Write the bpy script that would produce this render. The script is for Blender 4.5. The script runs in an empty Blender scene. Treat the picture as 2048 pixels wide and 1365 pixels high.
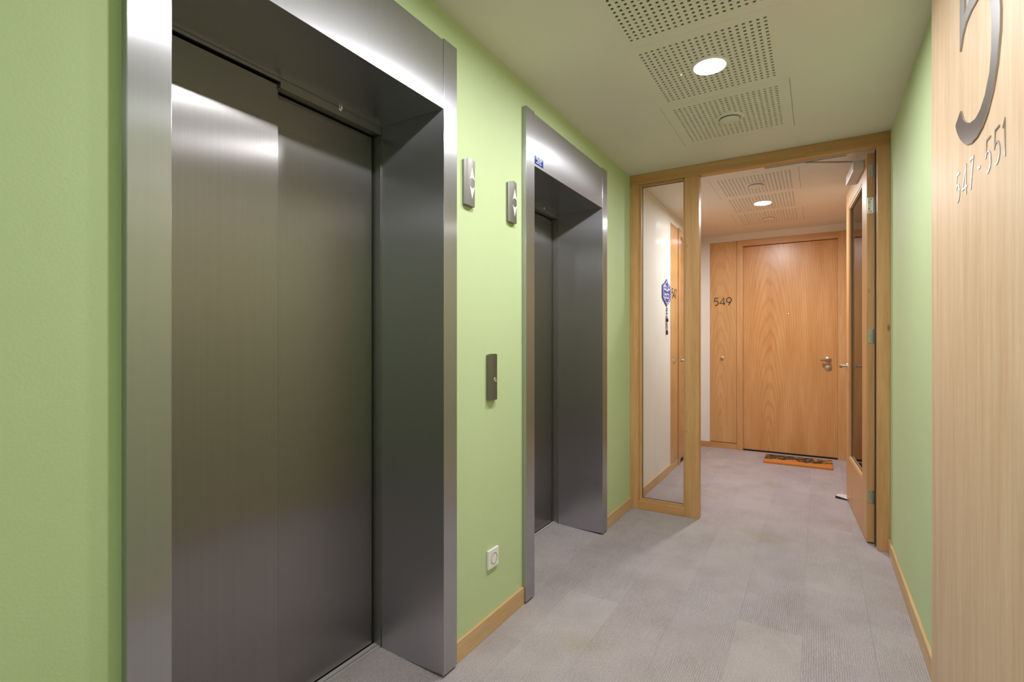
import bpy, bmesh, math, random
from mathutils import Vector, Matrix

random.seed(7)
S = bpy.context.scene
C = S.collection

# ------------------------------------------------------------------ camera, world, exposure
cam_d = bpy.data.cameras.new('camera')
cam_d.sensor_width = 36.0
cam_d.lens = 1005.33 / 2048.0 * 36.0
cam_d.shift_y = 2.0 / 2048.0
cam_d.clip_start = 0.02
cam = bpy.data.objects.new('camera', cam_d)
cam.location = (0, 0, 1.24)
cam.rotation_euler = (math.pi / 2, 0, 0.5447)
C.objects.link(cam)
S.camera = cam

world = bpy.data.worlds.new('world')
world.use_nodes = True
world.node_tree.nodes['Background'].inputs[0].default_value = (0.02, 0.02, 0.02, 1)
world.node_tree.nodes['Background'].inputs[1].default_value = 0.0
S.world = world

S.view_settings.view_transform = 'Standard'
S.view_settings.look = 'None'
S.view_settings.gamma = 1.0
S.view_settings.use_curve_mapping = False
S.view_settings.exposure = 2.32
LAMP = 90.0            # radiance of the downlight diffusers
try:
    S.cycles.max_bounces = 9
    S.cycles.diffuse_bounces = 5
    S.cycles.glossy_bounces = 4
    S.cycles.transparent_max_bounces = 10
    S.cycles.sample_clamp_indirect = 4.0
    S.cycles.use_denoising = True
except Exception:
    pass

# ------------------------------------------------------------------ key dimensions (metres)
XL, XR = -1.194, 0.371          # corridor side walls
YB, YP, YF = -3.2, 3.678, 6.30  # behind the camera, partition face, far wall
ZC = 2.484                      # ceiling
XFACE = -1.172                  # face of the lift frames
XC = -0.411                     # centre line of the ceiling panels

# ------------------------------------------------------------------ material helpers
def lin(r, g, b):
    def f(c):
        c /= 255.0
        return c / 12.92 if c <= 0.04045 else ((c + 0.055) / 1.055) ** 2.4
    return (f(r), f(g), f(b), 1.0)

class NT:
    def __init__(self, name):
        self.m = bpy.data.materials.new(name)
        self.m.use_nodes = True
        self.t = self.m.node_tree
        self.b = self.t.nodes['Principled BSDF']
        self.out = self.t.nodes['Material Output']
    def n(self, typ, **kw):
        nd = self.t.nodes.new(typ)
        for k, v in kw.items():
            if k in ('operation', 'blend_type', 'data_type', 'wave_type', 'bands_direction', 'direction_type', 'uv_map',
                     'feature', 'distance', 'rings_direction', 'wave_profile', 'axis', 'use_clamp', 'vector_type', 'noise_dimensions'):
                setattr(nd, k, v)
            else:
                nd.inputs[k].default_value = v
        return nd
    def l(self, a, b):
        self.t.links.new(a, b)
    def ramp(self, fac, stops):
        r = self.t.nodes.new('ShaderNodeValToRGB')
        e = r.color_ramp.elements
        while len(e) < len(stops):
            e.new(0.5)
        for i, (p, c) in enumerate(stops):
            e[i].position = p
            e[i].color = c
        self.l(fac, r.inputs[0])
        return r.outputs[0]
    def coords(self, scale, rand=0.0, world=False):
        if world:
            src = self.n('ShaderNodeNewGeometry').outputs['Position']
        else:
            src = self.n('ShaderNodeTexCoord').outputs['Object']
        if rand:
            oi = self.n('ShaderNodeObjectInfo')
            mu = self.n('ShaderNodeMath', operation='MULTIPLY')
            self.l(oi.outputs['Random'], mu.inputs[0]); mu.inputs[1].default_value = rand
            ad = self.t.nodes.new('ShaderNodeVectorMath'); ad.operation = 'ADD'
            self.l(src, ad.inputs[0]); self.l(mu.outputs[0], ad.inputs[1])
            src = ad.outputs[0]
        mp = self.n('ShaderNodeMapping')
        mp.inputs['Scale'].default_value = scale
        self.l(src, mp.inputs['Vector'])
        return mp.outputs[0]
    def noise(self, vec, scale=1.0, detail=3.0, rough=0.5):
        nd = self.n('ShaderNodeTexNoise', Scale=scale, Detail=detail, Roughness=rough)
        self.l(vec, nd.inputs['Vector'])
        return nd.outputs['Fac']
    def mix(self, fac, a, b, mode='MIX'):
        m = self.t.nodes.new('ShaderNodeMix'); m.data_type = 'RGBA'; m.blend_type = mode
        for v, i in ((fac, 0), (a, 6), (b, 7)):
            if hasattr(v, 'is_linked'):
                self.l(v, m.inputs[i])
            else:
                m.inputs[i].default_value = v
        return m.outputs[2]
    def bump(self, h, strength=0.1, dist=0.002):
        b = self.n('ShaderNodeBump', Strength=strength, Distance=dist)
        self.l(h, b.inputs['Height'])
        self.l(b.outputs[0], self.b.inputs['Normal'])
    def set(self, **kw):
        for k, v in kw.items():
            self.b.inputs[k.replace('_', ' ')].default_value = v
        return self

def plain(name, col, rough=0.5, metal=0.0, **kw):
    t = NT(name)
    t.set(Base_Color=col, Roughness=rough, Metallic=metal, **kw)
    return t.m

def paint(name, col, col2, rough=0.7, bump=0.12):
    t = NT(name)
    v = t.coords((1, 1, 1), world=True)
    c = t.ramp(t.noise(v, 1.6, 4, 0.6), [(0.3, col), (0.7, col2)])
    t.l(c, t.b.inputs['Base Color'])
    t.set(Roughness=rough)
    if bump > 0.06:
        t.bump(t.noise(v, 160.0, 1, 0.5), bump, 0.002)
    return t.m

def wood(name, light, dark, along='Z', rough=0.42, fine=1.0, cathedral=0.0, spec=0.5, rand=13.0, knots=False, grain=0.55):
    t = NT(name)
    A, B = (9.0, 0.55) if not cathedral else (3.5, 0.4)
    sc = {'Z': (A, A, B), 'X': (B, A, A), 'Y': (A, B, A)}[along]
    v = t.coords(sc, rand)
    n1 = t.noise(v, 3.0, 4, 0.6)
    c = t.ramp(n1, [(0.32, dark), (0.68, light)])
    v2 = t.coords({'Z': (60, 60, 1.6), 'X': (1.6, 60, 60), 'Y': (60, 1.6, 60)}[along], rand)
    n2 = t.noise(v2, 4.0 * fine, 3, 0.65)
    g = t.ramp(n2, [(0.35, (0.78, 0.74, 0.68, 1)), (0.6, (1, 1, 1, 1))])
    c = t.mix(grain, c, g, 'MULTIPLY')
    if cathedral:
        v3 = t.coords({'Z': (3.2, 3.2, 0.33), 'X': (0.33, 3.2, 3.2), 'Y': (3.2, 0.33, 3.2)}[along], 0.35)
        w = t.n('ShaderNodeTexWave', wave_type='RINGS', rings_direction='Y', Scale=5.0, Distortion=3.2, Detail=2.0)
        w.inputs['Detail Scale'].default_value = 1.1
        t.l(v3, w.inputs['Vector'])
        cw = t.ramp(w.outputs['Fac'], [(0.0, (0.80, 0.74, 0.66, 1)), (0.45, (1, 1, 1, 1))])
        c = t.mix(cathedral, c, cw, 'MULTIPLY')
    if knots:
        v4 = t.coords((6.0, 6.0, 2.2), rand)
        vo = t.n('ShaderNodeTexVoronoi', Scale=1.3)
        t.l(v4, vo.inputs['Vector'])
        k = t.ramp(vo.outputs['Distance'], [(0.03, (0.42, 0.28, 0.16, 1)), (0.075, (1, 1, 1, 1))])
        c = t.mix(0.85, c, k, 'MULTIPLY')
    t.l(c, t.b.inputs['Base Color'])
    t.set(Roughness=rough, Specular_IOR_Level=spec)
    return t.m

def steel(name, col, rough, aniso=0.82, streak=0.025, broad=0.5, sharp=0.5):
    t = NT(name)
    v = t.coords((70, 70, 0.5), 9.0)
    n = t.noise(v, 3.0, 2, 0.6)
    c = t.ramp(n, [(0.3, tuple(x * (1 - streak) for x in col[:3]) + (1,)), (0.7, tuple(min(1, x * (1 + streak)) for x in col[:3]) + (1,))])
    t.l(c, t.b.inputs['Base Color'])
    t.set(Roughness=rough, Anisotropic_Rotation=0.0)
    t.set(Metallic=1.0, Anisotropic=aniso)
    tg = t.n('ShaderNodeTangent', direction_type='UV_MAP')
    tg.uv_map = 'UVMap'
    t.l(tg.outputs[0], t.b.inputs['Tangent'])
    b2 = t.n('ShaderNodeBsdfPrincipled', Roughness=broad, Metallic=1.0, Anisotropic=0.6)
    t.l(c, b2.inputs['Base Color']); t.l(tg.outputs[0], b2.inputs['Tangent'])
    mx = t.t.nodes.new('ShaderNodeMixShader'); mx.inputs[0].default_value = sharp
    t.l(b2.outputs[0], mx.inputs[1]); t.l(t.b.outputs[0], mx.inputs[2])
    t.l(mx.outputs[0], t.out.inputs['Surface'])
    return t.m

def emit(name, col, strength):
    t = NT(name)
    t.set(Base_Color=(0.8, 0.8, 0.8, 1), Emission_Color=col, Emission_Strength=strength)
    return t.m

def glass(name, tint=(0.97, 0.985, 0.975, 1)):
    t = NT(name)
    t.t.nodes.remove(t.b)
    tr = t.n('ShaderNodeBsdfTransparent', Color=tint)
    gl = t.n('ShaderNodeBsdfGlossy', Roughness=0.0)
    fr = t.n('ShaderNodeFresnel', IOR=1.5)
    mx = t.t.nodes.new('ShaderNodeMixShader')
    t.l(fr.outputs[0], mx.inputs[0]); t.l(tr.outputs[0], mx.inputs[1]); t.l(gl.outputs[0], mx.inputs[2])
    t.l(mx.outputs[0], t.out.inputs['Surface'])
    return t.m

def carpet_mat():
    t = NT('carpet')
    p = t.coords((1, 1, 1), world=True)
    oi = t.n('ShaderNodeObjectInfo')
    base = t.ramp(oi.outputs['Random'], [(0.0, lin(184, 175, 178)), (0.5, lin(190, 182, 184)), (1.0, lin(186, 177, 182))])
    ribs = t.n('ShaderNodeTexWave', wave_type='BANDS', bands_direction='X', Scale=38.0, Distortion=3.0, Detail=3.0)
    ribs.inputs['Detail Scale'].default_value = 6.0
    t.l(t.coords((1, 0.12, 1), 3.0, world=True), ribs.inputs['Vector'])
    fl = t.noise(p, 170.0, 4, 0.85)
    patch = t.noise(p, 3.2, 4, 0.6)
    ribmask = t.ramp(t.noise(t.coords((1, 0.5, 1), 5.0, world=True), 2.6, 3, 0.6), [(0.42, (0, 0, 0, 1)), (0.62, (1, 1, 1, 1))])
    c = t.mix(0.55, base, t.ramp(fl, [(0.36, (0.42, 0.41, 0.42, 1)), (0.60, (1.0, 1.0, 1.0, 1))]), 'MULTIPLY')
    rc = t.ramp(ribs.outputs['Fac'], [(0.2, (0.74, 0.73, 0.73, 1)), (0.8, (1.06, 1.06, 1.06, 1))])
    c2 = t.mix(0.75, c, rc, 'MULTIPLY')
    c = t.mix(ribmask, c, c2)
    c = t.mix(0.8, c, t.ramp(patch, [(0.3, (0.84, 0.83, 0.82, 1)), (0.6, (1, 1, 1, 1))]), 'MULTIPLY')
    # worn yellowish stains
    st = t.ramp(t.noise(t.coords((1, 1, 1), world=True), 1.9, 3, 0.55), [(0.58, (1, 1, 1, 1)), (0.72, (0.93, 0.90, 0.80, 1))])
    c = t.mix(1.0, c, st, 'MULTIPLY')
    t.l(c, t.b.inputs['Base Color'])
    t.set(Roughness=0.95, Specular_IOR_Level=0.1)
    ad = t.n('ShaderNodeMath', operation='ADD')
    t.l(fl, ad.inputs[0]); t.l(ribs.outputs['Fac'], ad.inputs[1])
    t.bump(ad.outputs[0], 0.35, 0.003)
    return t.m

def mat_mat():
    t = NT('coir_print')
    p = t.coords((1, 1, 1))
    fib = t.noise(p, 260.0, 2, 0.7)
    base = t.ramp(fib, [(0.3, lin(176, 102, 38)), (0.7, lin(222, 148, 72))])
    n = t.noise(p, 17.0, 4, 0.6)
    sp = t.n('ShaderNodeSeparateXYZ'); t.l(p, sp.inputs[0])
    # printed band: strongest along the middle of the mat, bare at the front edge
    band = t.n('ShaderNodeMapRange'); t.l(sp.outputs[1], band.inputs['Value'])
    band.inputs['From Min'].default_value = -0.10; band.inputs['From Max'].default_value = 0.0
    band.inputs['To Min'].default_value = -0.18; band.inputs['To Max'].default_value = 0.08
    ad = t.n('ShaderNodeMath', operation='ADD'); t.l(n, ad.inputs[0]); t.l(band.outputs[0], ad.inputs[1])
    mk = t.ramp(ad.outputs[0], [(0.50, (0, 0, 0, 1)), (0.53, (1, 1, 1, 1))])
    ink = t.ramp(t.noise(p, 40.0, 2, 0.5), [(0.35, lin(34, 30, 24)), (0.6, lin(70, 66, 40)), (0.75, lin(96, 48, 30))])
    t.l(t.mix(mk, base, ink), t.b.inputs['Base Color'])
    t.set(Roughness=0.95)
    t.bump(fib, 0.5, 0.004)
    return t.m

M = {}
M['green'] = paint('green_wall_paint', lin(193, 211, 163), lin(197, 215, 168))
M['white'] = paint('white_wall_paint', lin(232, 229, 224), lin(236, 233, 229))
M['ceil'] = paint('ceiling_paint', lin(226, 222, 210), lin(230, 226, 214), 0.7, 0.05)
M['ceil_panel'] = plain('ceiling_panel_paint', lin(228, 224, 212), 0.7)
M['cavity'] = plain('panel_backing', lin(26, 22, 14), 0.9)
M['oak'] = wood('oak_frame', lin(215, 170, 120), lin(199, 150, 97), 'Z', 0.40)
M['oak_knot'] = wood('oak_frame_knots', lin(215, 170, 120), lin(199, 150, 97), 'Z', 0.40, knots=True)
M['oak_x'] = wood('oak_frame_across', lin(210, 165, 114), lin(194, 145, 92), 'X', 0.40)
M['oak_y'] = wood('oak_skirting', lin(218, 184, 140), lin(204, 166, 120), 'Y', 0.45)
M['veneer'] = wood('oak_veneer_door', lin(216, 168, 114), lin(202, 148, 92), 'Z', 0.30, 0.6, cathedral=0.55, grain=0.3)
M['veneer_panel'] = wood('oak_veneer_panel', lin(216, 174, 124), lin(202, 156, 102), 'Z', 0.36, 0.6, cathedral=0.4, grain=0.3)
M['clad'] = wood('pale_cladding', lin(224, 198, 168), lin(212, 180, 146), 'Z', 0.55, 1.3)
M['steel'] = steel('brushed_steel', (0.505, 0.505, 0.545), 0.26, 1.0, 0.02, 0.47, 0.74)
M['steel_dark'] = steel('brushed_steel_dark', (0.36, 0.355, 0.35), 0.28, 1.0)
M['steel_door'] = steel('brushed_steel_door', (0.31, 0.30, 0.30), 0.27, 1.0, 0.03, 0.42, 0.82)
M['plate'] = steel('satin_steel_plate', (0.27, 0.265, 0.25), 0.42, 0.5)
M['chrome'] = plain('chrome', (0.75, 0.74, 0.72, 1), 0.16, 1.0)
M['nickel'] = plain('satin_nickel', (0.55, 0.53, 0.50, 1), 0.30, 1.0)
M['alu'] = plain('sill_aluminium', lin(205, 200, 205), 0.45, 0.35)
M['letter'] = plain('polished_steel_letter', (0.46, 0.45, 0.49, 1), 0.30, 1.0)
M['digit'] = plain('dark_steel_digit', lin(62, 48, 40), 0.45, 0.0)
M['black'] = plain('black_gap', (0.012, 0.012, 0.012, 1), 0.7)
M['rubber'] = plain('dark_rubber', (0.03, 0.03, 0.03, 1), 0.6)
M['arrow'] = plain('arrow_white', lin(238, 240, 244), 0.3)
M['plastic'] = plain('white_plastic', lin(238, 238, 236), 0.35)
M['closer'] = plain('closer_enamel', lin(214, 212, 212), 0.4, 0.3)
M['grey_socket'] = plain('socket_recess', lin(176, 166, 158), 0.5)
M['blue'] = plain('sticker_blue', lin(28, 62, 150), 0.4)
M['blue_plate'] = plain('enamel_blue', lin(36, 74, 176), 0.25)
M['white_print'] = plain('white_print', lin(236, 238, 246), 0.45)
M['lamp'] = emit('downlight_diffuser', (1.0, 0.985, 0.985, 1), LAMP)
M['lamp_back'] = emit('back_downlight_diffuser', (1.0, 0.985, 0.985, 1), LAMP * 0.95)
M['lamp_hall'] = emit('hall_downlight_diffuser', (1.0, 0.985, 0.985, 1), LAMP * 1.7)
M['led'] = emit('green_led', (0.7, 1.0, 0.25, 1), 3.0)
M['glass'] = glass('clear_glass')
M['carpet'] = carpet_mat()
M['coir'] = mat_mat()
M['paperish'] = plain('pale_card', lin(214, 208, 206), 0.7)

# ------------------------------------------------------------------ mesh helpers
def put_uv(me):
    uv = me.uv_layers.new(name='UVMap') if not me.uv_layers else me.uv_layers[0]
    for p in me.polygons:
        n = p.normal
        ax = max(range(3), key=lambda i: abs(n[i]))
        for li in p.loop_indices:
            v = me.vertices[me.loops[li].vertex_index].co
            uv.data[li].uv = (v.y, v.z) if ax == 0 else ((v.x, v.z) if ax == 1 else (v.y, v.x))

def wpos(o):
    p = Vector((0, 0, 0))
    while o:
        p += o.location
        o = o.parent
    return p

def link(name, bm, mat, parent=None, origin=None, smooth=False):
    """bm holds world coordinates; the object's origin goes to its base centre"""
    bmesh.ops.recalc_face_normals(bm, faces=bm.faces)
    if origin is None:
        xs = [v.co.x for v in bm.verts]; ys = [v.co.y for v in bm.verts]; zs = [v.co.z for v in bm.verts]
        origin = Vector(((min(xs) + max(xs)) / 2, (min(ys) + max(ys)) / 2, min(zs)))
    origin = Vector(origin)
    bmesh.ops.translate(bm, verts=bm.verts, vec=-origin)
    me = bpy.data.meshes.new(name)
    bm.to_mesh(me); bm.free()
    if smooth:
        for p in me.polygons:
            p.use_smooth = True
    me.materials.append(M[mat])
    put_uv(me)
    o = bpy.data.objects.new(name, me)
    o.location = origin - (wpos(parent) if parent else Vector((0, 0, 0)))
    o.parent = parent
    C.objects.link(o)
    return o

def add_box(bm, x0, x1, y0, y1, z0, z1, bevel=0.0, xf=None):
    r = bmesh.ops.create_cube(bm, size=1.0)
    vs = r['verts']
    for v in vs:
        v.co = Vector((x0 + (v.co.x + .5) * (x1 - x0), y0 + (v.co.y + .5) * (y1 - y0), z0 + (v.co.z + .5) * (z1 - z0)))
    if bevel:
        es = list({e for v in vs for e in v.link_edges})
        r = bmesh.ops.bevel(bm, geom=es, offset=bevel, segments=2, affect='EDGES', profile=0.6)
        vs = list({v for f in r['faces'] for v in f.verts} | {v for v in vs if v.is_valid})
    if xf:
        for v in vs:
            v.co = xf(v.co)
    return vs

def box(name, x0, x1, y0, y1, z0, z1, mat, parent=None, bevel=0.0, xf=None):
    bm = bmesh.new()
    add_box(bm, x0, x1, y0, y1, z0, z1, bevel, xf)
    return link(name, bm, mat, parent)

def boxes(name, lst, mat, parent=None, bevel=0.0, xf=None):
    bm = bmesh.new()
    for b in lst:
        add_box(bm, *b, bevel=bevel, xf=xf)
    return link(name, bm, mat, parent)

def frame_axes(axis):
    n = Vector(axis).normalized()
    u = Vector((0, 0, 1)).cross(n) if abs(n.z) < 0.9 else Vector((1, 0, 0))
    u.normalize()
    return n, u, n.cross(u)

def add_lathe(bm, prof, centre, axis, seg=32):
    """prof: (radius, distance along axis) from one pole / rim to the other"""
    n, u, v = frame_axes(axis)
    c = Vector(centre)
    rings = []
    for r, h in prof:
        if r < 1e-6:
            rings.append([bm.verts.new(c + n * h)])
        else:
            rings.append([bm.verts.new(c + n * h + (u * math.cos(a) + v * math.sin(a)) * r)
                          for a in (2 * math.pi * k / seg for k in range(seg))])
    for a, b in zip(rings, rings[1:]):
        for k in range(seg):
            q = [a[k % len(a)], a[(k + 1) % len(a)], b[(k + 1) % len(b)], b[k % len(b)]]
            q = [x for i, x in enumerate(q) if x not in q[:i]]
            if len(q) > 2:
                bm.faces.new(q)

def lathe(name, prof, centre, axis, mat, parent=None, seg=32, smooth=True):
    bm = bmesh.new()
    add_lathe(bm, prof, centre, axis, seg)
    o = link(name, bm, mat, parent, origin=centre, smooth=smooth)
    if smooth:
        md = o.modifiers.new('split', 'EDGE_SPLIT'); md.split_angle = math.radians(40)
    return o

def add_tube(bm, pts, r, seg=10):
    pts = [Vector(p) for p in pts]
    rings = []
    for i, p in enumerate(pts):
        d = (pts[min(i + 1, len(pts) - 1)] - pts[max(i - 1, 0)]).normalized()
        n, u, v = frame_axes(d)
        rings.append([bm.verts.new(p + (u * math.cos(a) + v * math.sin(a)) * r) for a in (2 * math.pi * k / seg for k in range(seg))])
    for a, b in zip(rings, rings[1:]):
        for k in range(seg):
            bm.faces.new([a[k], a[(k + 1) % seg], b[(k + 1) % seg], b[k]])
    bm.faces.new(rings[0]); bm.faces.new(rings[-1])

def tube(name, pts, r, mat, parent=None, seg=10):
    bm = bmesh.new()
    add_tube(bm, pts, r, seg)
    o = link(name, bm, mat, parent, smooth=True)
    md = o.modifiers.new('split', 'EDGE_SPLIT'); md.split_angle = math.radians(50)
    return o

def add_prism(bm, pts2, O, U, V, N, d):
    """extrude a polygon given in (a, b) on the plane O + aU + bV by d along N"""
    O, U, V, N = Vector(O), Vector(U), Vector(V), Vector(N)
    a = [bm.verts.new(O + U * p[0] + V * p[1]) for p in pts2]
    b = [bm.verts.new(O + U * p[0] + V * p[1] + N * d) for p in pts2]
    k = len(pts2)
    f1 = bm.faces.new(a); f2 = bm.faces.new(b)
    for i in range(k):
        bm.faces.new([a[i], a[(i + 1) % k], b[(i + 1) % k], b[i]])
    if k > 4:
        f1.normal_update(); f2.normal_update()
        bmesh.ops.triangulate(bm, faces=[f1, f2])

def prism(name, pts2, O, U, V, N, d, mat, parent=None):
    bm = bmesh.new()
    add_prism(bm, pts2, O, U, V, N, d)
    return link(name, bm, mat, parent)

# thin sans numerals as strokes in a unit-high box
def arc(cx, cy, rx, ry, a0, a1, n=14):
    return [(cx + rx * math.cos(math.radians(a0 + (a1 - a0) * i / n)), cy + ry * math.sin(math.radians(a0 + (a1 - a0) * i / n))) for i in range(n + 1)]
GLYPH = {
    '5': (0.60, [[(0.56, 0.97), (0.16, 0.97), (0.07, 0.50)] + arc(0.28, 0.32, 0.30, 0.30, 122, -112, 20)]),
    '4': (0.68, [[(0.52, 0.0), (0.52, 0.97), (0.03, 0.26), (0.68, 0.26)]]),
    '9': (0.66, [arc(0.33, 0.66, 0.29, 0.31, -20, 340, 26) + [(0.57, 0.50), (0.28, 0.0)]]),
    '7': (0.58, [[(0.03, 0.97), (0.55, 0.97), (0.18, 0.0)]]),
    '1': (0.28, [[(0.02, 0.80), (0.20, 0.97), (0.20, 0.0)]]),
    '-': (0.30, [[(0.02, 0.42), (0.28, 0.42)]]),
}
def add_ribbon(bm, pts, w, O, U, V, N, d):
    O, U, V, N = Vector(O), Vector(U), Vector(V), Vector(N)
    P = [Vector((p[0], p[1])) for p in pts]
    L, R = [], []
    for i, p in enumerate(P):
        d0 = (p - P[i - 1]).normalized() if i else (P[1] - P[0]).normalized()
        d1 = (P[i + 1] - p).normalized() if i < len(P) - 1 else d0
        n0 = Vector((-d0.y, d0.x)); n1 = Vector((-d1.y, d1.x))
        m = (n0 + n1)
        m = m.normalized() if m.length > 1e-4 else n0
        k = min(1.8, 1.0 / max(0.3, m.dot(n0)))
        L.append(p + m * w * .5 * k); R.append(p - m * w * .5 * k)
    g = [[bm.verts.new(O + U * q.x + V * q.y + N * h) for q in row] for row in (L, R) for h in (0, d)]
    Lb, Lt, Rb, Rt = g
    for i in range(len(P) - 1):
        for a, b in ((Lb, Lt), (Lt, Rt), (Rt, Rb), (Rb, Lb)):
            bm.faces.new([a[i], a[i + 1], b[i + 1], b[i]])
    bm.faces.new([Lb[0], Lt[0], Rt[0], Rb[0]]); bm.faces.new([Lb[-1], Lt[-1], Rt[-1], Rb[-1]])

def numeral(ch, O, U, V, N, h, w, d, mat, parent, sx=1.0):
    bm = bmesh.new()
    for st in GLYPH[ch][1]:
        add_ribbon(bm, [(a * h * sx, b * h) for a, b in st], w, O, U, V, N, d)
    return link('digit' if ch != '-' else 'dash', bm, mat, parent)

def number(txt, O, U, V, N, h, w, d, mat, parent, gap=0.16, sx=1.0):
    O = Vector(O); x = 0.0
    for ch in txt:
        numeral(ch, O + Vector(U) * x, U, V, N, h, w, d, mat, parent, sx)
        x += (GLYPH[ch][0] * sx + gap) * h

def tag(o, label, cat, group=None, kind=None):
    o['label'] = label
    o['category'] = cat
    if group: o['group'] = group
    if kind: o['kind'] = kind
    return o

def thing(name, loc, label, cat, group=None, kind=None):
    o = bpy.data.objects.new(name, None)
    o.empty_display_size = 0.1
    o.location = loc
    C.objects.link(o)
    return tag(o, label, cat, group, kind)

def copy_tree(o, delta, parent=None):
    c = o.copy(); C.objects.link(c)
    if parent is None:
        c.location = o.location + Vector(delta)
    else:
        c.parent = parent
    for ch in list(o.children):
        copy_tree(ch, delta, c)
    return c

def struct(o, label, cat):
    return tag(o, label, cat, kind='structure')

# ------------------------------------------------------------------ floor
E1A, E1B, E1C, E1D = 0.4573, 0.5393, 1.4512, 1.5302      # first lift: frame outer / opening / opening / outer
DY = 1.6068                                              # second lift lies this much further on
ZL, ZT = 2.0986, 2.3523                                    # lift lintel bottom / top
XBACK = -1.49                                            # back edge of the reveal

floor = struct(box('floor', XL - 0.5, XR + 0.1, YB - 0.1, YF + 0.1, -0.12, -0.006, 'black'),
               'grey ribbed carpet floor of the lift lobby and the hall', 'floor')
PW, PL = 0.25, 1.0
x_edges = [XL] + [-0.55 + PW * k for k in range(-2, 4)] + [XR]
cache = {}
for ci in range(len(x_edges) - 1):
    xa, xb = x_edges[ci] + 0.0002, x_edges[ci + 1] - 0.0002
    if xb - xa < 0.01:
        continue
    y = YB - [0.0, 0.5, 0.21, 0.71, 0.36, 0.86, 0.12][ci % 7]
    while y < YF:
        ya, yb = max(y, YB), min(y + PL, YF)
        y += PL
        if yb - ya < 0.02:
            continue
        key = (round(xb - xa, 4), round(yb - ya, 4))
        if key not in cache:
            o = box('carpet_plank', xa, xb, ya + 0.0002, yb - 0.0002, -0.006, 0.0, 'carpet', floor)
            cache[key] = o
        else:
            o = cache[key].copy()
            o.location = Vector(((xa + xb) / 2, (ya + yb) / 2, -0.006)) - wpos(floor)
            C.objects.link(o)
for k in range(2):   # the carpet runs on, slightly rising, into both lift recesses
    dy = DY * k
    bm = bmesh.new()
    add_prism(bm, [(XL - 0.0005, -0.006), (XL - 0.0005, 0.0), (XBACK - 0.005, 0.016), (XBACK - 0.005, -0.006)],
              (0, E1B - 0.01 + dy, 0), (1, 0, 0), (0, 0, 1), (0, 1, 0), E1C - E1B + 0.02)
    link('carpet_strip', bm, 'carpet', floor)

# ------------------------------------------------------------------ ceiling with inset perforated panels
PX0, PX1 = XC - 0.301, XC + 0.301
ROWS = [(1.484, 2.0895), (2.090, 2.699), (2.6995, 3.304)]
HALL = [(r[0] + 2.605, r[1] + 2.605) for r in ROWS]
o1, o2 = (ROWS[0][0] - 0.0008, ROWS[2][1] + 0.0008), (HALL[0][0] - 0.0008, HALL[2][1] + 0.0008)
zt = ZC + 0.10
cx0, cx1 = PX0 - 0.0018, PX1 + 0.0018
ceiling = struct(boxes('ceiling', [
    (XL - 0.5, cx0, YB - 0.1, YF + 0.1, ZC, zt), (cx1, XR + 0.1, YB - 0.1, YF + 0.1, ZC, zt),
    (cx0, cx1, YB - 0.1, o1[0], ZC, zt), (cx0, cx1, o1[1], o2[0], ZC, zt), (cx0, cx1, o2[1], YF + 0.1, ZC, zt),
], 'ceil'), 'off white plaster ceiling with three square perforated fields in a row', 'ceiling')
boxes('plaster_fillet', [(cx0, PX0 + 0.0002, ROWS[0][0] - 0.001, ROWS[0][1], ZC, ZC + 0.005), (PX1 - 0.0002, cx1, ROWS[0][0] - 0.001, ROWS[0][1], ZC, ZC + 0.005)], 'ceil', ceiling)
# strips of plaster that close the joints beside the middle (jointless) fields
for rows in (ROWS, HALL):
    boxes('plaster_fillet', [(cx0, PX0 + 0.0002, rows[1][0] - 0.001, rows[1][1] + 0.001, ZC, ZC + 0.005),
                             (PX1 - 0.0002, cx1, rows[1][0] - 0.001, rows[1][1] + 0.001, ZC, ZC + 0.005)], 'ceil', ceiling)
    box('panel_backing', cx0 + 0.0002, cx1 - 0.0002, rows[0][0] - 0.0005, rows[2][1] + 0.0005, ZC + 0.0055, ZC + 0.05, 'cavity', ceiling)

def perforated_mesh():
    """0.602 x 0.604 plate with 20 x 20 square holes, front at z = 0"""
    n, p, h, th = 20, 0.0255, 0.0114, 0.004
    bm = bmesh.new()
    xs = [-0.301]; ys = [-0.302]
    for i in range(n):
        c = (i - (n - 1) / 2) * p
        xs += [c - h / 2, c + h / 2]; ys += [c - h / 2, c + h / 2]
    xs.append(0.301); ys.append(0.302)
    V = [[bm.verts.new((x, y, 0)) for y in ys] for x in xs]
    for i in range(len(xs) - 1):
        for j in range(len(ys) - 1):
            if i % 2 and j % 2:
                q = [V[i][j], V[i + 1][j], V[i + 1][j + 1], V[i][j + 1]]
                t = [bm.verts.new((v.co.x, v.co.y, th)) for v in q]
                for k in range(4):
                    bm.faces.new([q[k], q[(k + 1) % 4], t[(k + 1) % 4], t[k]])
            else:
                bm.faces.new([V[i][j], V[i][j + 1], V[i + 1][j + 1], V[i + 1][j]])
    # rim
    rim = [V[0][0], V[-1][0], V[-1][-1], V[0][-1]]
    t = [bm.verts.new((v.co.x, v.co.y, th)) for v in rim]
    e = [[V[i][0] for i in range(len(xs))], [V[-1][j] for j in range(len(ys))],
         [V[i][-1] for i in reversed(range(len(xs)))], [V[0][j] for j in reversed(range(len(ys)))]]
    for k in range(4):
        bm.faces.new(e[k] + [t[(k + 1) % 4], t[k]])
    me = bpy.data.meshes.new('perforated_panel')
    bm.to_mesh(me); bm.free()
    me.materials.append(M['ceil_panel'])
    return me
pm = perforated_mesh()
for rows in (ROWS, HALL):
    for i, (ya, yb) in enumerate(rows):
        o = bpy.data.objects.new('perforated_panel', pm)
        o.location = Vector((XC, (ya + yb) / 2, ZC)) - wpos(ceiling)
        o.scale = (1, (yb - ya) / 0.604, 1)
        o.parent = ceiling
        C.objects.link(o)

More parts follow.
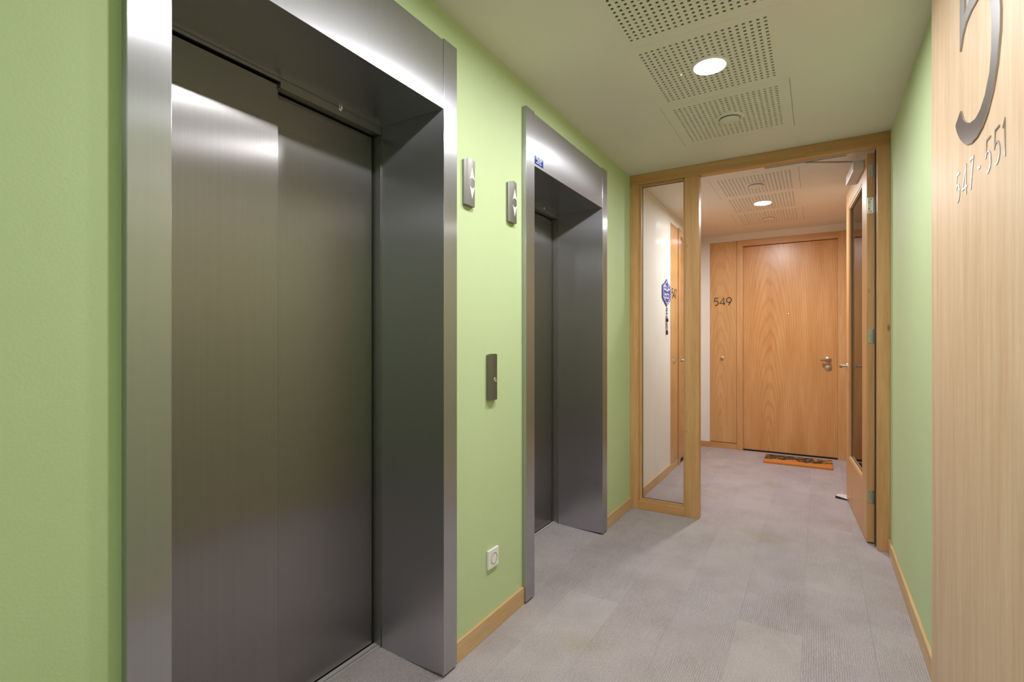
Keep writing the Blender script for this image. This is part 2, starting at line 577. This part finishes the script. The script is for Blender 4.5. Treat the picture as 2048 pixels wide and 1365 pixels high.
# ------------------------------------------------------------------ walls
T = 0.14
def wall(name, lst, mat, label):
    return struct(boxes(name, lst, mat), label, 'wall')
a2, d2 = E1A + DY, E1D + DY
wall('wall_left', [(XL - T, XL, YB, E1A, 0, ZC), (XL - T, XL, E1D, a2, 0, ZC), (XL - T, XL, d2, YP + 0.06, 0, ZC),
                   (XL - T, XL, E1A, E1D, ZT, ZC), (XL - T, XL, a2, d2, ZT, ZC)], 'green',
     'light green painted wall around the two lifts')
wall('wall_right', [(XR, XR + 0.1, YB, YP + 0.06, 0, ZC)], 'green', 'light green painted wall opposite the lifts')
wall('wall_back', [(XL, XR, YB - 0.1, YB, 0, ZC)], 'green', 'light green painted wall closing the lobby behind the viewer')
L0, L1 = 4.89, 6.225        # wooden door unit in the hall's left wall
UZ = 2.385
wall('wall_left_hall', [(XL - T, XL, YP + 0.06, L0, 0, ZC), (XL - T, XL, L1, YF, 0, ZC), (XL - T, XL, L0, L1, UZ, ZC)], 'white',
     'white painted left wall of the hall beyond the glazed partition')
wall('wall_right_hall', [(XR, XR + 0.1, YP + 0.06, L0, 0, ZC), (XR, XR + 0.1, L1, YF, 0, ZC), (XR, XR + 0.1, L0, L1, UZ, ZC)], 'white',
     'white painted right wall of the hall behind the open door')
FX0, FX1 = -1.078, 0.318    # wooden door unit in the far wall
FZ = 2.405
wall('wall_far', [(XL - T, FX0, YF, YF + 0.1, 0, ZC), (FX1, XR + 0.1, YF, YF + 0.1, 0, ZC), (FX0, FX1, YF, YF + 0.1, FZ, ZC)], 'white',
     'white painted end wall of the hall above the wooden doors')

# skirting boards
def skirt(name, x0, x1, y0, y1, h, label, mat='oak_y'):
    return struct(box(name, x0, x1, y0, y1, 0.0, h, mat, bevel=0.002), label, 'skirting board')
BT = 0.012
skirt('baseboard_left', XL, XL + BT, YB, E1A - 0.001, 0.08, 'wooden skirting board left of the near lift')
skirt('baseboard_left', XL, XL + BT, E1D + 0.001, a2 - 0.001, 0.08, 'wooden skirting board between the two lifts')
skirt('baseboard_left', XL, XL + BT, d2 + 0.001, YP - 0.001, 0.08, 'wooden skirting board between the far lift and the partition')
skirt('baseboard_right', XR - BT, XR, 2.236, YP - 0.001, 0.08, 'wooden skirting board along the right green wall')
skirt('baseboard_right', XR - BT, XR, YB, 1.27, 0.08, 'wooden skirting board beside the viewer, right of the wood panel')
skirt('baseboard_left_hall', XL, XL + BT, YP + 0.115, L0 - 0.001, 0.075, 'wooden skirting board below the white hall wall seen through the glass')
skirt('baseboard_right_hall', XR - BT, XR, YP + 0.115, L0 - 0.001, 0.075, 'wooden skirting board behind the open glazed door')
skirt('baseboard_far', XL + BT, FX0 - 0.001, YF - BT, YF, 0.066, 'short wooden skirting board left of the 549 cupboard', 'oak_x')

# ------------------------------------------------------------------ lifts
def lift(dy, label, recess_label=None):
    y = lambda v: v + dy
    t = thing('elevator', (XFACE, y((E1A + E1D) / 2), 0), label, 'elevator', 'lifts along the green wall')
    box('jamb', XBACK, XFACE, y(E1A), y(E1B), 0.010, ZT + 0.006, 'steel', t, 0.0015)
    box('jamb', XBACK, XFACE, y(E1C), y(E1D), 0.010, ZT + 0.006, 'steel', t, 0.0015)
    box('lintel', XBACK, XFACE - 0.0025, y(E1B) + 0.0005, y(E1C) - 0.0005, ZL, ZT, 'steel', t, 0.001)
    # landing door frame behind the reveal
    box('header', -1.56, XBACK - 0.001, y(E1B) - 0.05, y(1.008), 2.087, 2.24, 'steel_dark', t)
    hd = box('header', -1.56, XBACK - 0.001, y(1.0085), y(E1C) + 0.045, 2.068, 2.24, 'steel_dark', t)
    lathe('sensor', [(0.0, 0.004), (0.0045, 0.004), (0.006, 0.005), (0.0085, 0.004), (0.009, 0.0)], (XBACK - 0.001, y(1.248), 2.094), (1, 0, 0), 'chrome', hd, 20)
    box('door_stop', -1.56, XBACK - 0.001, y(1.4462), y(E1C) + 0.06, 0.02, 2.066, 'steel_dark', t)
    box('door_stop', -1.56, XBACK - 0.001, y(E1B) - 0.06, y(0.547), 0.02, 2.086, 'steel_dark', t)
    box('door_panel', -1.522, -1.503, y(E1B) - 0.04, y(1.008), 0.030, 2.080, 'steel_door', t, 0.0015)
    box('door_panel', -1.548, -1.529, y(0.955), y(1.436), 0.030, 2.062, 'steel_door', t, 0.0015)
    box('dark_gap', -1.60, -1.562, y(E1B) - 0.06, y(E1C) + 0.06, 0.0, 2.25, 'black', t)
    s = box('sill', -1.56, XBACK - 0.006, y(E1B) - 0.03, y(E1C) + 0.03, 0.0, 0.014, 'black', t)
    box('sill_rail', XBACK - 0.014, XBACK - 0.0055, y(E1B) + 0.0, y(E1C) - 0.002, 0.014, 0.024, 'alu', s)
    box('sill_rail', -1.527, XBACK - 0.019, y(E1B) + 0.0, y(E1C) - 0.002, 0.014, 0.026, 'alu', s)
    return t
lift(0.0, 'near lift with wide brushed steel frame and two dark steel sliding doors')
lift(DY, 'far lift with brushed steel frame and blue sticker beside the glazed partition')

# blue notice on the far lintel
sy, sz = E1B + DY + 0.006, ZL + 0.0125
st = thing('notice_sticker', (XFACE - 0.002, sy + 0.045, sz), 'small blue and white sticker on the far lift lintel', 'sticker')
box('backing', XFACE - 0.0025, XFACE - 0.0015, sy, sy + 0.088, sz, sz + 0.040, 'blue', st)
for k, (ya, yb, za) in enumerate([(0.006, 0.034, 0.0335), (0.040, 0.082, 0.0335), (0.008, 0.072, 0.0255), (0.026, 0.062, 0.017), (0.014, 0.040, 0.0075), (0.046, 0.068, 0.0075)]):
    box('printed_line', XFACE - 0.0015, XFACE - 0.0010, sy + ya, sy + yb, sz + za, sz + za + 0.0042, 'white_print', st)

# ------------------------------------------------------------------ wall plates between the lifts
def plate_mesh(name, yc, hw, z0, z1, parent, arch=0.010, depth=0.021):
    bm = bmesh.new()
    n, m = 14, 6
    front, back = [], []
    for i in range(n + 1):
        s = -1 + 2 * i / n
        x = XL + depth - 0.006 * s * s - 0.006 * s ** 8
        za, zb = z0 + 0.2 * arch * s * s, z1 - arch * s * s
        rowf = []
        for j in range(m + 1):
            tt = j / m
            rowf.append(bm.verts.new((x, yc + s * hw, za + (zb - za) * tt)))
        front.append(rowf)
        back.append([bm.verts.new((XL + 0.0005, yc + s * (hw - 0.002), za)), bm.verts.new((XL + 0.0005, yc + s * (hw - 0.002), zb))])
    for i in range(n):
        for j in range(m):
            bm.faces.new([front[i][j], front[i + 1][j], front[i + 1][j + 1], front[i][j + 1]])
        bm.faces.new([front[i][0], front[i + 1][0], back[i + 1][0], back[i][0]])
        bm.faces.new([front[i][m], front[i + 1][m], back[i + 1][1], back[i][1]])
        bm.faces.new([back[i][0], back[i + 1][0], back[i + 1][1], back[i][1]])
    bm.faces.new(front[0] + [back[0][1], back[0][0]])
    bm.faces.new(front[n] + [back[n][1], back[n][0]])
    o = link(name, bm, 'plate', parent, smooth=True)
    md = o.modifiers.new('split', 'EDGE_SPLIT'); md.split_angle = math.radians(30)
    return o

def arrow_pts(up, w, h):
    # triangle whose base is hollowed by the round gap between the two arrows
    base = [(-w / 2 + w * k / 8, 0.18 * h * (1 - ((k - 4) / 4.0) ** 2)) for k in range(9)]
    p = base + [(0.0, h)]
    return p if up else [(a, -b) for a, b in p]

for yc, lab in ((1.626, 'satin steel up and down arrow indicator beside the near lift'),
                (1.957, 'satin steel up and down arrow indicator beside the far lift')):
    t = thing('arrow_indicator', (XL, yc, 1.782), lab, 'indicator', 'lift arrow indicators')
    plate_mesh('plate', yc, 0.036, 1.782, 1.970, t)
    xa = XL + 0.0195
    prism('up_arrow', arrow_pts(True, 0.034, 0.052), (xa, yc + 0.004, 1.884), (0, 1, 0), (0, 0, 1), (1, 0, 0), 0.0022, 'arrow', t)
    prism('down_arrow', arrow_pts(False, 0.034, 0.052), (xa, yc + 0.004, 1.862), (0, 1, 0), (0, 0, 1), (1, 0, 0), 0.0022, 'arrow', t)

yc = 1.793
t = thing('call_station', (XL, yc, 0.993), 'satin steel lift call plate with one round button between the lifts', 'call button')
plate_mesh('plate', yc, 0.035, 0.993, 1.190, t, 0.006)
bt = lathe('button_ring', [(0.0, 0.0012), (0.007, 0.0012), (0.008, 0.004), (0.011, 0.004), (0.012, 0.0)], (XL + 0.0195, yc + 0.006, 1.078), (1, 0, 0), 'chrome', t, 24)
lathe('button', [(0.0, 0.003), (0.005, 0.0025), (0.0065, 0.001), (0.0065, 0.0)], (XL + 0.0205, yc + 0.006, 1.078), (1, 0, 0), 'chrome', bt, 20)

yc, zc = 1.802, 0.314
t = thing('wall_socket', (XL, yc, zc - 0.04), 'white square power socket low on the green wall', 'socket')
box('cover_plate', XL + 0.0005, XL + 0.011, yc - 0.040, yc + 0.040, zc - 0.040, zc + 0.040, 'plastic', t, 0.003)
ins = lathe('insert', [(0.0, -0.004), (0.019, -0.004), (0.0205, 0.001), (0.024, 0.0018), (0.025, 0.0)], (XL + 0.0105, yc + 0.003, zc - 0.002), (1, 0, 0), 'grey_socket', t, 32)
for s in (-1, 1):
    lathe('contact_hole', [(0.0, 0.0006), (0.0026, 0.0006), (0.0028, 0.0)], (XL + 0.0067, yc + 0.003, zc - 0.002 + s * 0.0095), (1, 0, 0), 'black', ins, 12)

# ------------------------------------------------------------------ ceiling fixtures
def downlight(y, label, mat='lamp'):
    t = thing('ceiling_light', (XC, y, ZC), label, 'ceiling light', 'round ceiling downlights')
    lathe('trim_ring', [(0.0660, 0.0005), (0.0660, -0.0050), (0.068, -0.0065), (0.071, -0.006), (0.077, -0.0015), (0.077, 0.0005)], (XC, y, ZC), (0, 0, 1), 'plastic', t, 48)
    lathe('diffuser', [(0.0, -0.0022), (0.030, -0.0022), (0.0658, -0.0022), (0.0658, 0.0005)], (XC, y, ZC), (0, 0, 1), mat, t, 48)
downlight(2.394, 'lit round downlight in the lobby ceiling in front of the partition')
downlight(1.27, 'lit round downlight in the ceiling above the near lift')
downlight(-1.55, 'lit round downlight in the ceiling behind the viewer', 'lamp_back')
downlight(4.999, 'lit round downlight in the hall ceiling beyond the partition', 'lamp_hall')

def valve(y, label):
    t = thing('air_valve', (XC, y, ZC), label, 'air vent', 'round ceiling air valves')
    lathe('ring', [(0.055, 0.001), (0.0555, -0.006), (0.059, -0.009), (0.067, -0.007), (0.073, -0.001), (0.073, 0.001)], (XC, y, ZC), (0, 0, 1), 'ceil_panel', t, 48)
    lathe('disc', [(0.0, -0.017), (0.044, -0.0165), (0.050, -0.014), (0.0505, -0.012), (0.036, -0.004), (0.012, -0.0005), (0.012, 0.001)], (XC, y, ZC), (0, 0, 1), 'ceil_panel', t, 48)
valve(1.786, 'round white air valve in the perforated panel nearest the viewer')
valve(3.005, 'round white air valve in the perforated panel just before the partition')
valve(4.391, 'round white air valve in the first perforated panel behind the partition')
valve(5.610, 'round white air valve in the last perforated panel before door 549')
tag(lathe('indicator_lamp', [(0.0, -0.002), (0.001, -0.0018), (0.0016, -0.001), (0.0017, 0.0005)], (-0.5385, 2.407, ZC), (0, 0, 1), 'led', None, 12),
    'tiny yellow green indicator light on the perforated ceiling beside the downlight', 'indicator light')

# ------------------------------------------------------------------ glazed partition between lobby and hall
YP1 = YP + 0.068
MX0, MX1 = -0.798, -0.702
RX0 = 0.308
HZ = 2.408
gp = thing('glazed_partition', ((XL + XR) / 2, YP, 0), 'oak framed partition with a tall narrow glass side light', 'partition', kind='structure')
box('post', XL + 0.0005, -1.130, YP, YP1, 0.0, HZ, 'oak_knot', gp, 0.0025)
box('post', RX0, XR - 0.0005, YP, YP1, 0.0, HZ, 'oak_knot', gp, 0.0025)
box('mullion', MX0, MX1, YP, YP1, 0.0, HZ, 'oak_knot', gp, 0.0025)
box('head_rail', XL + 0.0005, XR - 0.0005, YP, YP1, HZ, ZC - 0.001, 'oak_x', gp, 0.002)
box('bottom_rail', -1.130, MX0, YP, YP1, 0.0, 0.064, 'oak_x', gp, 0.003)
gy = YP + 0.042
box('glazing_bead', -1.130, -1.112, YP + 0.018, gy - 0.004, 0.064, HZ, 'oak', gp, 0.002)
box('glazing_bead', MX0 - 0.014, MX0, YP + 0.018, gy - 0.004, 0.064, HZ, 'oak', gp, 0.002)
box('glazing_bead', -1.112, MX0 - 0.014, YP + 0.018, gy - 0.004, HZ - 0.014, HZ, 'oak_x', gp, 0.002)
box('glazing_bead', -1.112, MX0 - 0.014, YP + 0.018, gy - 0.004, 0.064, 0.078, 'oak_x', gp, 0.002)
boxes('glazing_seal', [(-1.112, -1.108, gy - 0.004, gy - 0.001, 0.078, HZ - 0.014), (MX0 - 0.018, MX0 - 0.014, gy - 0.004, gy - 0.001, 0.078, HZ - 0.014),
                       (-1.108, MX0 - 0.018, gy - 0.004, gy - 0.001, HZ - 0.018, HZ - 0.014), (-1.108, MX0 - 0.018, gy - 0.004, gy - 0.001, 0.078, 0.081)], 'rubber', gp)
box('glass_pane', -1.129, MX0 - 0.001, gy, gy + 0.006, 0.065, HZ - 0.001, 'glass', gp)
box('gap_shade_strip', 0.3034, RX0 - 0.0001, YP + 0.062, YP + 0.098, 0.006, HZ - 0.002, 'rubber', gp)  # dark strip added in the door gap, standing in for its shade
# guide rail of the door closer, on the back of the head rail
box('closer_rail', -0.30, 0.165, YP1, YP1 + 0.018, HZ - 0.006, HZ + 0.020, 'closer', gp, 0.001)

box('rail_slot', -0.295, 0.16, YP1 + 0.005, YP1 + 0.013, HZ - 0.0068, HZ - 0.0055, 'rubber', gp)

# ------------------------------------------------------------------ open glazed door (opens into the hall)
A = math.atan(0.0625)
HX, HY = 0.264, YP + 0.100        # visible corner of the hinge edge
ca, sa = math.cos(A), math.sin(A)
def dx(v):   # door space: x = across the thickness (0 visible face .. 0.042 back), y = along the leaf from the hinge edge
    return Vector((HX + v.x * ca - v.y * sa, HY + v.x * sa + v.y * ca, v.z))
DW, DT, D0, D1 = 0.99, 0.039, 0.010, 2.400
dr = thing('door_1', (HX, HY, 0), 'open oak framed glass door held back against the right hall wall', 'door', kind='structure')
GZ0, GZ1, GY0, GY1 = 0.352, 2.270, 0.185, DW - 0.135
def dbox(name, x0, x1, y0, y1, z0, z1, mat, parent, bevel=0.0):
    return box(name, x0, x1, y0, y1, z0, z1, mat, parent, bevel, dx)
dbox('stile', 0, DT, 0, GY0, D0, D1, 'oak_knot', dr, 0.0015)
dbox('stile', 0, DT, GY1, DW, D0, D1, 'oak', dr, 0.0015)
dbox('top_rail', 0, DT, GY0, GY1, GZ1, D1, 'oak_y', dr, 0.001)
dbox('bottom_rail', 0, DT, GY0, GY1, D0, GZ0, 'oak', dr, 0.001)
for xa, xb in ((0.003, 0.017), (0.025, 0.0365)):
    dbox('glazing_bead', xa, xb, GY0, GY0 + 0.016, GZ0, GZ1, 'oak', dr, 0.002)
    dbox('glazing_bead', xa, xb, GY1 - 0.016, GY1, GZ0, GZ1, 'oak', dr, 0.002)
    dbox('glazing_bead', xa, xb, GY0 + 0.016, GY1 - 0.016, GZ1 - 0.016, GZ1, 'oak_y', dr, 0.002)
    dbox('glazing_bead', xa, xb, GY0 + 0.016, GY1 - 0.016, GZ0, GZ0 + 0.016, 'oak_y', dr, 0.002)
dbox('glass_pane', 0.018, 0.024, GY0 + 0.001, GY1 - 0.001, GZ0 + 0.001, GZ1 - 0.001, 'glass', dr)
# hinges on the visible edge
for za, zb, mt in ((2.030, 2.128, 'chrome'), (1.232, 1.320, 'nickel'), (0.248, 0.330, 'nickel')):
    hg = dbox('hinge', 0.004, 0.0388, -0.0022, 0.0, za, zb, mt, dr, 0.0008)
    for i, (u, k) in enumerate(((0.022, 0.88), (0.012, 0.70), (0.012, 0.30), (0.022, 0.12))):
        bm = bmesh.new()
        add_lathe(bm, [(0.0, 0.0006), (0.0028, 0.0006), (0.003, 0.0)], dx(Vector((u, -0.0022, za + (zb - za) * k))), dx(Vector((0, -1, 0))) - dx(Vector((0, 0, 0))), 10)
        link('screw', bm, 'rubber' if mt == 'chrome' else 'chrome', hg)
lk = dbox('edge_latch', 0.010, 0.036, -0.0016, 0.0, 2.255, 2.335, 'nickel', dr, 0.0006)
for k in (2.278, 2.312):
    bm = bmesh.new()
    add_lathe(bm, [(0.0, 0.0008), (0.0045, 0.002), (0.006, 0.0)], dx(Vector((0.023, -0.0016, k))), dx(Vector((0, -1, 0))) - dx(Vector((0, 0, 0))), 14)
    link('latch_pin', bm, 'chrome', lk)
# closer
dbox('closer_body', -0.060, -0.0005, 0.090, 0.445, 2.333, 2.393, 'closer', dr, 0.003)
arm = tube('closer_arm', [dx(Vector((-0.035, 0.13, 2.397))), (-0.055, YP1 + 0.009, 2.399)], 0.0055, 'nickel', dr)
tube('arm_pivot', [(-0.055, YP1 + 0.009, 2.392), (-0.055, YP1 + 0.009, 2.402)], 0.008, 'nickel', arm, 14)
# lever handles on both faces of the lock stile
for face, sgn in ((0.0, -1), (DT, 1)):
    hy, hz = DW - 0.065, 1.052
    bm = bmesh.new()
    add_lathe(bm, [(0.0, 0.009), (0.022, 0.009), (0.025, 0.006), (0.025, 0.0)], dx(Vector((face, hy, hz))), dx(Vector((sgn, 0, 0))) - dx(Vector((0, 0, 0))), 28)
    rs = link('handle_rose', bm, 'chrome', dr, smooth=True)
    tube('lever', [dx(Vector((face + sgn * 0.006, hy, hz))), dx(Vector((face + sgn * 0.048, hy, hz))), dx(Vector((face + sgn * 0.056, hy - 0.006, hz))),
                   dx(Vector((face + sgn * 0.058, hy - 0.020, hz))), dx(Vector((face + sgn * 0.056, hy - 0.120, hz)))], 0.0105, 'chrome', rs, 14)

# card wedged under the open door
bm = bmesh.new()
P = [(0.128, 4.742), (0.232, 4.700), (0.250, 4.845), (0.150, 4.800)]
hts = [0.021, 0.008, 0.008, 0.022]
lo = [bm.verts.new((x, y, 0.0005)) for x, y in P]
lo[0].co.z = 0.001
hi = [bm.verts.new((x, y, h)) for (x, y), h in zip(P, hts)]
bm.faces.new(hi)
bm.faces.new(lo)
for i in range(4):
    bm.faces.new([lo[i], lo[(i + 1) % 4], hi[(i + 1) % 4], hi[i]])
wg = link('wedge_body', bm, 'rubber')
wt = thing('door_wedge', (0.19, 4.77, 0), 'dark door wedge with pale top under the open glass door', 'door wedge')
wg.parent = wt; wg.location = wg.location - wt.location
bm = bmesh.new()
top = [bm.verts.new((x, y, h + 0.0004)) for (x, y), h in zip(P, hts)]
top2 = [bm.verts.new((x, y, h + 0.0022)) for (x, y), h in zip(P, hts)]
bm.faces.new(top); bm.faces.new(top2)
for i in range(4):
    bm.faces.new([top[i], top[(i + 1) % 4], top2[(i + 1) % 4], top2[i]])
link('wedge_top', bm, 'paperish', wt)

# ------------------------------------------------------------------ flat entrance doors (cupboard panel, frame, door)
def flat_door(name, to_world, label, num, kind_axis, length=1.333, ztop=FZ, hinge_right=True, digits=True, handle_u=None, jr=0.063):
    """local space: u along the wall from the cupboard side, n out of the wall into the hall, z up"""
    def B(nm, u0, u1, n0, n1, z0, z1, mat, parent, bevel=0.0):
        return box(nm, u0, u1, n0, n1, z0, z1, mat, parent, bevel, xf=lambda v: to_world(v.x, v.y, v.z))
    across = 'oak_x' if kind_axis == 'X' else 'oak_y'
    org = to_world(length / 2, 0, 0)
    t = thing(name, org, label, 'door', kind='structure')
    U = to_world(1, 0, 0) - to_world(0, 0, 0); N = to_world(0, 1, 0) - to_world(0, 0, 0); V = Vector((0, 0, 1))
    cp = B('cupboard_door', 0.002, 0.288, -0.03, 0.002, 0.072, ztop - 0.002, 'veneer_panel', t, 0.001)
    B('plinth', 0.0, 0.290, -0.03, 0.006, 0.0, 0.066, across, t, 0.001)
    B('cupboard_recess', 0.0, 0.290, -0.09, -0.031, 0.0, ztop, 'black', t)
    kb = lathe('lock_knob', [(0.0, 0.018), (0.010, 0.017), (0.018, 0.013), (0.021, 0.006), (0.021, 0.0)], to_world(0.138, 0.002, 1.052), N, 'chrome', cp, 24)
    if digits:
        number(num, to_world(0.040, 0.0022, 1.668), U, V, N, 0.090, 0.0105, 0.002, 'digit', cp, 0.13)
    B('jamb', 0.292, 0.357, -0.09, 0.014, 0.0, ztop, 'oak', t, 0.002)
    B('jamb', length - jr, length, -0.09, 0.014, 0.0, ztop, 'oak', t, 0.002)
    B('head_rail', 0.357, length - jr, -0.09, 0.014, ztop - 0.070, ztop, across, t, 0.002)
    lf = B('door_leaf', 0.3575, length - jr - 0.0005, -0.070, -0.028, 0.012, ztop - 0.074, 'veneer', t, 0.001)
    B('threshold', 0.357, length - jr, -0.085, -0.020, 0.0, 0.007, 'black', t)
    hu = handle_u if handle_u is not None else length - jr - 0.087
    sg = -1 if hu > length / 2 else 1
    rs = lathe('handle_rose', [(0.0, 0.012), (0.024, 0.011), (0.031, 0.006), (0.032, 0.0)], to_world(hu, -0.028, 1.050), N, 'nickel', lf, 28)
    add = bmesh.new()
    add_tube(add, [to_world(hu, -0.022, 1.050), to_world(hu, 0.020, 1.050), to_world(hu + sg * 0.010, 0.030, 1.051), to_world(hu + sg * 0.070, 0.032, 1.055)], 0.014, 16)
    lo_ = link('lever', add, 'nickel', lf, smooth=True)
    md = lo_.modifiers.new('split', 'EDGE_SPLIT'); md.split_angle = math.radians(50)
    lathe('lock_escutcheon', [(0.0, 0.016), (0.010, 0.016), (0.018, 0.014), (0.032, 0.009), (0.037, 0.0)], to_world(hu - sg * 0.002, -0.028, 0.966), N, 'nickel', lf, 28)
    lathe('peephole', [(0.0, 0.001), (0.006, 0.0015), (0.009, 0.003), (0.0105, 0.0)], to_world(0.357 + 0.456, -0.028, 1.562), N, 'nickel', lf, 20)
    return t

flat_door('door_2', lambda u, n, z: Vector((FX0 + u, YF - n, z)), 'oak veneer door at the end of the hall with number 549 on its cupboard panel', '549', 'X', length=FX1 - FX0, jr=0.126)
flat_door('door_3', lambda u, n, z: Vector((XL + n, L0 + u, z)), 'oak door in the left hall wall with number 547 behind the glass', '547', 'Y', ztop=UZ, handle_u=0.44)
flat_door('door_4', lambda u, n, z: Vector((XR - n, L0 + u, z)), 'oak door in the right hall wall behind the open glass door', '551', 'Y', ztop=UZ, digits=False, handle_u=0.44)

# ------------------------------------------------------------------ doormat
tag(box('doormat', -0.470, 0.137, 5.75, 6.13, 0.0005, 0.020, 'coir', None, 0.004),
    'orange coir doormat with dark printed figures in front of door 549', 'doormat')

# ------------------------------------------------------------------ name plate and hanging charm on the white hall wall
py_, pz = 4.727, 1.697
pl = thing('name_plate', (XL, py_, 1.573), 'ornate blue and white enamel house sign on the white wall beside 547', 'name plate')
half = [(0.0, 0.127), (0.018, 0.112), (0.045, 0.106), (0.060, 0.085), (0.100, 0.080), (0.128, 0.062), (0.150, 0.060), (0.152, -0.052), (0.128, -0.060),
        (0.112, -0.078), (0.070, -0.084), (0.048, -0.104), (0.018, -0.110), (0.0, -0.127)]
outline = half + [(-a, b) for a, b in reversed(half[1:-1])]
prism('plate', outline, (XL + 0.001, py_, pz), (0, 1, 0), (0, 0, 1), (1, 0, 0), 0.008, 'blue_plate', pl)
bm = bmesh.new()
ring = [(a * 0.86, b * 0.86) for a, b in outline]
add_ribbon(bm, ring + [ring[0]], 0.007, (XL + 0.009, py_, pz), (0, 1, 0), (0, 0, 1), (1, 0, 0), 0.001)
link('border', bm, 'white_print', pl)
for a0, b0, w, h in ((-0.105, 0.018, 0.012, 0.046), (-0.085, 0.018, 0.038, 0.014), (-0.085, 0.048, 0.030, 0.014), (-0.036, 0.016, 0.013, 0.048), (-0.012, 0.014, 0.036, 0.013),
                     (0.030, 0.014, 0.014, 0.050), (0.052, 0.028, 0.046, 0.014), (-0.090, -0.056, 0.014, 0.052), (-0.068, -0.058, 0.034, 0.013), (-0.068, -0.026, 0.034, 0.012),
                     (-0.020, -0.056, 0.012, 0.050), (0.006, -0.056, 0.040, 0.013), (0.006, -0.018, 0.040, 0.012), (0.060, -0.056, 0.013, 0.050)):
    box('painted_stroke', XL + 0.009, XL + 0.0098, py_ + a0, py_ + a0 + w, pz + b0, pz + b0 + h, 'white_print', pl)
ch = thing('hanging_charm', (XL, py_, 1.305), 'small dark beaded charm hanging on a cord below the blue sign', 'charm')
tube('cord', [(XL + 0.006, py_, 1.575), (XL + 0.006, py_, 1.478)], 0.0022, 'digit', ch, 8)
for z in (1.548, 1.530, 1.505):
    lathe('bead', [(0.0, -0.007), (0.006, -0.004), (0.008, 0.0), (0.006, 0.004), (0.0, 0.007)], (XL + 0.009, py_, z), (0, 0, 1), 'digit', ch, 12)
for zc_, rz, ry in ((1.440, 0.040, 0.028), (1.372, 0.030, 0.024)):
    tube('ring', [(XL + 0.007, py_ + ry * math.cos(a), zc_ + rz * math.sin(a)) for a in (2 * math.pi * k / 20 for k in range(21))], 0.0032, 'digit', ch, 8)
lathe('stone', [(0.0, -0.022), (0.010, -0.012), (0.013, 0.0), (0.009, 0.014), (0.0, 0.020)], (XL + 0.011, py_, 1.442), (0, 0, 1), 'digit', ch, 14)
lathe('pendant', [(0.0, -0.022), (0.009, -0.014), (0.010, 0.008), (0.005, 0.022), (0.0, 0.030)], (XL + 0.010, py_, 1.326), (0, 0, 1), 'rubber', ch, 14)

# ------------------------------------------------------------------ wooden cladding with floor number
XW = 0.340
wp = thing('wall_panel', (XW, 1.75, 0), 'pale wood wall panel with steel floor number 5 and 547 - 551', 'wall panel')
box('cladding', XW, XR - 0.0005, 1.27, 2.236, 0.004, ZC - 0.004, 'clad', wp, 0.001)
Ud, Nd, Vd = Vector((0, -1, 0)), Vector((-1, 0, 0)), Vector((0, 0, 1))
O5 = (XW - 0.0003, 1.9, 0.0)
five = [(0.084, 2.345), (0.400, 2.345), (0.392, 2.300), (0.133, 2.300), (0.133, 2.112), (0.158, 2.119), (0.188, 2.122), (0.250, 2.118), (0.312, 2.104), (0.366, 2.076),
        (0.408, 2.036), (0.432, 1.995), (0.439, 1.955), (0.436, 1.910), (0.415, 1.850), (0.383, 1.804), (0.338, 1.770), (0.297, 1.753), (0.250, 1.745), (0.199, 1.747), (0.155, 1.758),
        (0.124, 1.772), (0.086, 1.796), (0.052, 1.826), (0.034, 1.851), (0.057, 1.860), (0.091, 1.871), (0.113, 1.843), (0.144, 1.821), (0.189, 1.802), (0.241, 1.793),
        (0.284, 1.798), (0.325, 1.817), (0.360, 1.853), (0.375, 1.897), (0.377, 1.964), (0.364, 2.012), (0.330, 2.052), (0.295, 2.070), (0.257, 2.080), (0.198, 2.085),
        (0.148, 2.082), (0.112, 2.066), (0.085, 2.035)]
prism('digit', five, O5, Ud, Vd, Nd, 0.004, 'letter', wp)
for chx, q in (('5', 0.022), ('4', 0.096), ('7', 0.168), ('-', 0.250), ('5', 0.312), ('5', 0.378), ('1', 0.442)):
    numeral(chx, (XW - 0.0003, 1.9 - q, 1.632), Ud, Vd, Nd, 0.080, 0.0048, 0.0012, 'letter', wp, 0.95)
